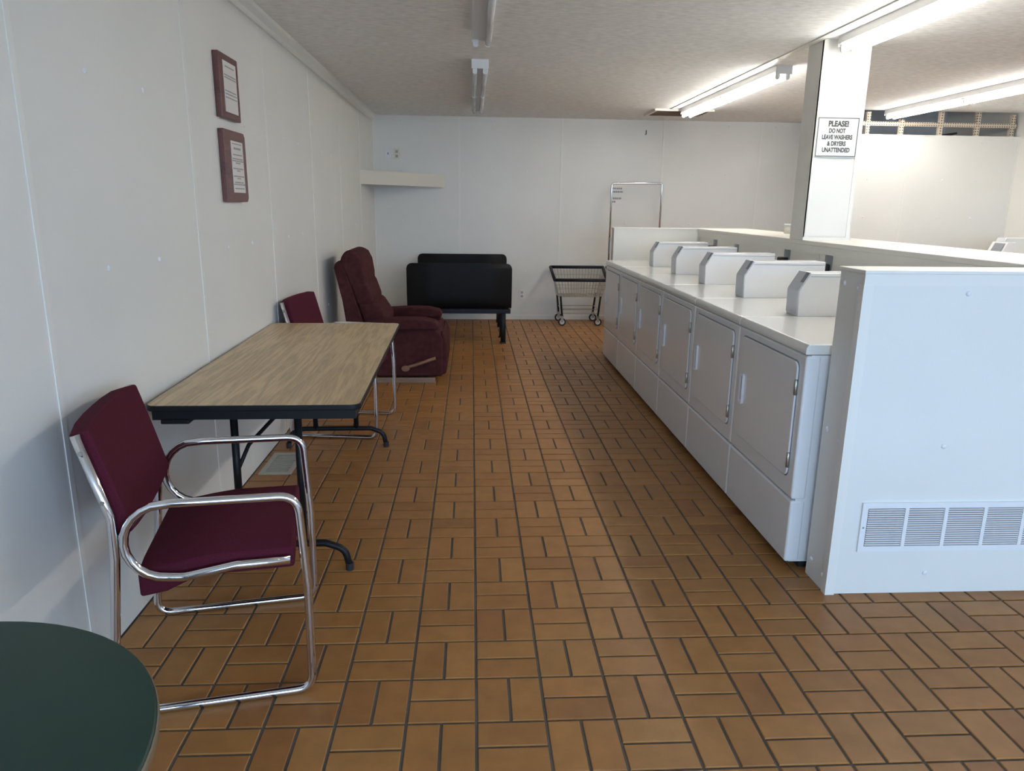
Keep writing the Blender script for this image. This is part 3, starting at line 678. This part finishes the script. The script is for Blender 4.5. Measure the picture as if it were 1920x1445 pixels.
# ------------------------------------------------------------------ black benches at the back wall
def build_bench():
    """backrest at y=0, seat towards +Y; x centred"""
    t = thing('bench', '', 'bench')
    hx_ = 0.545
    # bent shell: outline of the rounded rectangle swept along an L profile
    prof = [(0.46, 0.400), (0.25, 0.385), (0.10, 0.372), (0.045, 0.378), (0.015, 0.410), (0.002, 0.47), (-0.006, 0.60), (-0.010, 0.75), (-0.010, 0.84)]
    s = [0]
    for a, b in zip(prof, prof[1:]): s.append(s[-1] + math.dist(a, b))
    def pt(d):
        for i in range(len(prof) - 1):
            if d <= s[i + 1] + 1e-9:
                f = (d - s[i]) / (s[i + 1] - s[i]); return (prof[i][0] + f * (prof[i + 1][0] - prof[i][0]), prof[i][1] + f * (prof[i + 1][1] - prof[i][1]))
        return prof[-1]
    S = s[-1]; rr = 0.055; rows = [0, 0.004, 0.014, 0.03, rr] + [rr + (S - 2 * rr) * k / 18 for k in range(1, 18)] + [S - rr, S - 0.03, S - 0.014, S - 0.004, S]
    bm = new(); g_ = []
    for d in rows:
        e = min(d, S - d); ins = rr - math.sqrt(max(0, rr * rr - (rr - e) ** 2)) if e < rr else 0
        y, z = pt(d); g_.append([bm.verts.new((x * (hx_ - ins), y, z)) for x in (-1, -0.5, 0, 0.5, 1)])
    for a, b in zip(g_, g_[1:]):
        for k in range(4): bm.faces.new((a[k], a[k + 1], b[k + 1], b[k]))
    o = obj('shell', bm, 'blackvinyl', t, smooth=True); sd = o.modifiers.new('thick', 'SOLIDIFY'); sd.thickness = 0.018; sd.offset = 0
    obj('rail', B(-hx_ + 0.03, hx_ - 0.01, 0.0, 0.05, 0.318, 0.366), 'navy', t, bevel=0.006)
    obj('rail', B(-hx_ + 0.03, hx_ - 0.01, 0.36, 0.40, 0.318, 0.380), 'navy', t, bevel=0.006)
    for x in (-0.45, 0.46):
        obj('cross_bar', B(x - 0.02, x + 0.02, 0.05, 0.36, 0.325, 0.36), 'navy', t)
        for y in (0.025, 0.38):
            lo = obj('leg', B(x - 0.026, x + 0.026, y - 0.02, y + 0.02, 0.0, 0.32), 'black', t, bevel=0.003, segs=1)
            obj('foot_pad', B(x - 0.038, x + 0.030, y - 0.025, y + 0.025, 0.0, 0.012), 'rubber', lo)
    return t
bn = build_bench(); bn.location = (-0.127, 7.645, 0)
bn['label'] = 'black bench turned away, its plain back towards the recliner'; bn['group'] = 'black benches'
b2 = copy_tree(bn); b2.location = (-0.115, 9.10, 0); b2.rotation_euler = (0, 0, math.pi); b2['label'] = 'black bench standing with its back against the back wall'

# ------------------------------------------------------------------ laundry carts
def build_cart(rail):
    """wire basket cart; x 0..0.62, front (low rim) at y=0, back rim at y=0.44"""
    t = thing('laundry_cart', '', 'cart')
    TL, TR, BL, BR = (-0.005, 0.630, 0.055, 0.580) if not rail else (0.03, 0.585, 0.075, 0.545)
    zf, zb, zbot = 0.560, 0.680, 0.352
    def top(x, y): return zf + (zb - zf) * y / 0.44
    rim = [((TL, 0.0, zf), (TR, 0.0, zf)), ((TL - 0.01, 0.44, zb), (TR + 0.02, 0.44, zb)), ((TL, 0.0, zf), (TL - 0.01, 0.44, zb)), ((TR, 0.0, zf), (TR + 0.02, 0.44, zb))]
    for a, b in rim: rb_ = new(); tube(rb_, [a, b], 0.019, 10); obj('rim_bumper', rb_, 'navy', t, smooth=True)
    wb_ = new(); r = 0.0028
    n = 16
    for k in range(n + 1):
        f = k / n; x0, x1 = TL + (TR - TL) * f, BL + (BR - BL) * f
        tube(wb_, [(x0, 0.0, zf), (x1, 0.04, zbot), (x1, 0.40, zbot + 0.01), (x0, 0.44, zb)], r, 5)
    for k in range(9):
        y = 0.04 + 0.36 * k / 8; yt = 0.44 * k / 8
        tube(wb_, [(TL, yt, top(0, yt)), (BL, y, zbot), (BR, y, zbot), (TR, yt, top(0, yt))], r, 5)
    for f in (0.28, 0.55, 0.8):
        c = [(TL + (BL - TL) * f, 0.04 * f, zf + (zbot - zf) * f), (TR + (BR - TR) * f, 0.04 * f, zf + (zbot - zf) * f), (TR + (BR - TR) * f, 0.44 - 0.04 * f, zb + (zbot - zb) * f), (TL + (BL - TL) * f, 0.44 - 0.04 * f, zb + (zbot - zb) * f)]
        tube(wb_, c + [c[0]], r * 1.2, 5)
    obj('wire_basket', wb_, 'steel', t)
    for x, xo in ((0.075, 0.10), (0.565, 0.54)):
        for y in (0.03, 0.41):
            lb = new(); tube(lb, [(x, y, 0.36), (xo, y, 0.115)], 0.0125, 8); obj('leg', lb, 'black', t, smooth=True)
            cf = new(); box(cf, xo - 0.016, xo + 0.016, y - 0.020, y - 0.016, 0.045, 0.118); box(cf, xo - 0.016, xo + 0.016, y + 0.016, y + 0.020, 0.045, 0.118); box(cf, xo - 0.016, xo + 0.016, y - 0.02, y + 0.02, 0.112, 0.122)
            c_ = obj('caster', cf, 'steel', t)
            wh = new(); tube(wh, [(xo, y - 0.012, 0.048), (xo, y + 0.012, 0.048)], 0.048, 20); obj('wheel', wh, 'rubber', c_)
            hb_ = new(); tube(hb_, [(xo, y - 0.0145, 0.048), (xo, y + 0.0145, 0.048)], 0.030, 14); obj('hub', hb_, 'fixture', c_)
    for y in (0.03, 0.41):
        for z in (0.20, 0.155): sb_ = new(); tube(sb_, [(0.09, y, z), (0.55, y, z)], 0.004, 6); obj('stretcher', sb_, 'steel', t)
    for x in (0.095, 0.545): sb_ = new(); tube(sb_, [(x, 0.03, 0.20), (x, 0.41, 0.20)], 0.004, 6); obj('stretcher', sb_, 'steel', t)
    if rail:
        rb_ = new(); tube(rb_, fillet([(0.0, 0.22, 0.10), (0.0, 0.22, 1.698), (0.612, 0.22, 1.706), (0.612, 0.22, 0.10)], 0.03, 5), 0.0125, 10); ro = obj('hanging_rail', rb_, 'chrome', t, smooth=True); ro['label'] = 'tall chrome hanging rail'
        for x in (0.0, 0.612):
            cb_ = new(); tube(cb_, [(x, 0.22, 0.86), (x, 0.22, 1.06)], 0.0145, 10); obj('sleeve', cb_, 'grey', ro)
            kb = new(); tube(kb, [(x, 0.22, 0.19), (x + (0.10 if x == 0 else -0.06), 0.22, 0.19)], 0.01, 8); obj('rail_bracket', kb, 'black', ro)
    return t
ca = build_cart(False); ca.location = (1.003, 8.80, 0); ca['label'] = 'wire laundry cart with dark rim standing at the end of the dryers'; ca['group'] = 'laundry carts'
cb2 = build_cart(True); cb2.location = (1.690, 8.84, 0); cb2['label'] = 'laundry cart with a tall chrome hanging rail behind the dryers'; cb2['group'] = 'laundry carts'

# ------------------------------------------------------------------ floor register
fr_ = thing('floor_register', 'tan metal floor register under the oak-look table', 'vent', (-1.068, 3.965, 0.0))
fb = new(); box(fb, -0.088, 0.088, -0.175, -0.150, 0, 0.005); box(fb, -0.088, 0.088, 0.150, 0.175, 0, 0.005); box(fb, -0.088, -0.062, -0.15, 0.15, 0, 0.005); box(fb, 0.062, 0.088, -0.15, 0.15, 0, 0.005)
obj('frame', fb, 'register', fr_)
obj('damper', B(-0.062, 0.062, -0.15, 0.15, 0.0, 0.001), 'regdark', fr_)
for k in range(14):
    y = -0.143 + k * 0.022; obj('slat', B(-0.062, 0.062, y, y + 0.011, 0.001, 0.004), 'register', fr_)

# small nail left in the back wall near the ceiling
nb = new(); tube(nb, [(0, 0, 0), (0, -0.03, 0.0), (0, -0.032, 0.045)], 0.006, 6)
tag(obj('wall_nail', nb, 'vent'), 'small dark bent nail high on the back wall near the ceiling vent', 'nail').location = (2.13, YB, 2.29)
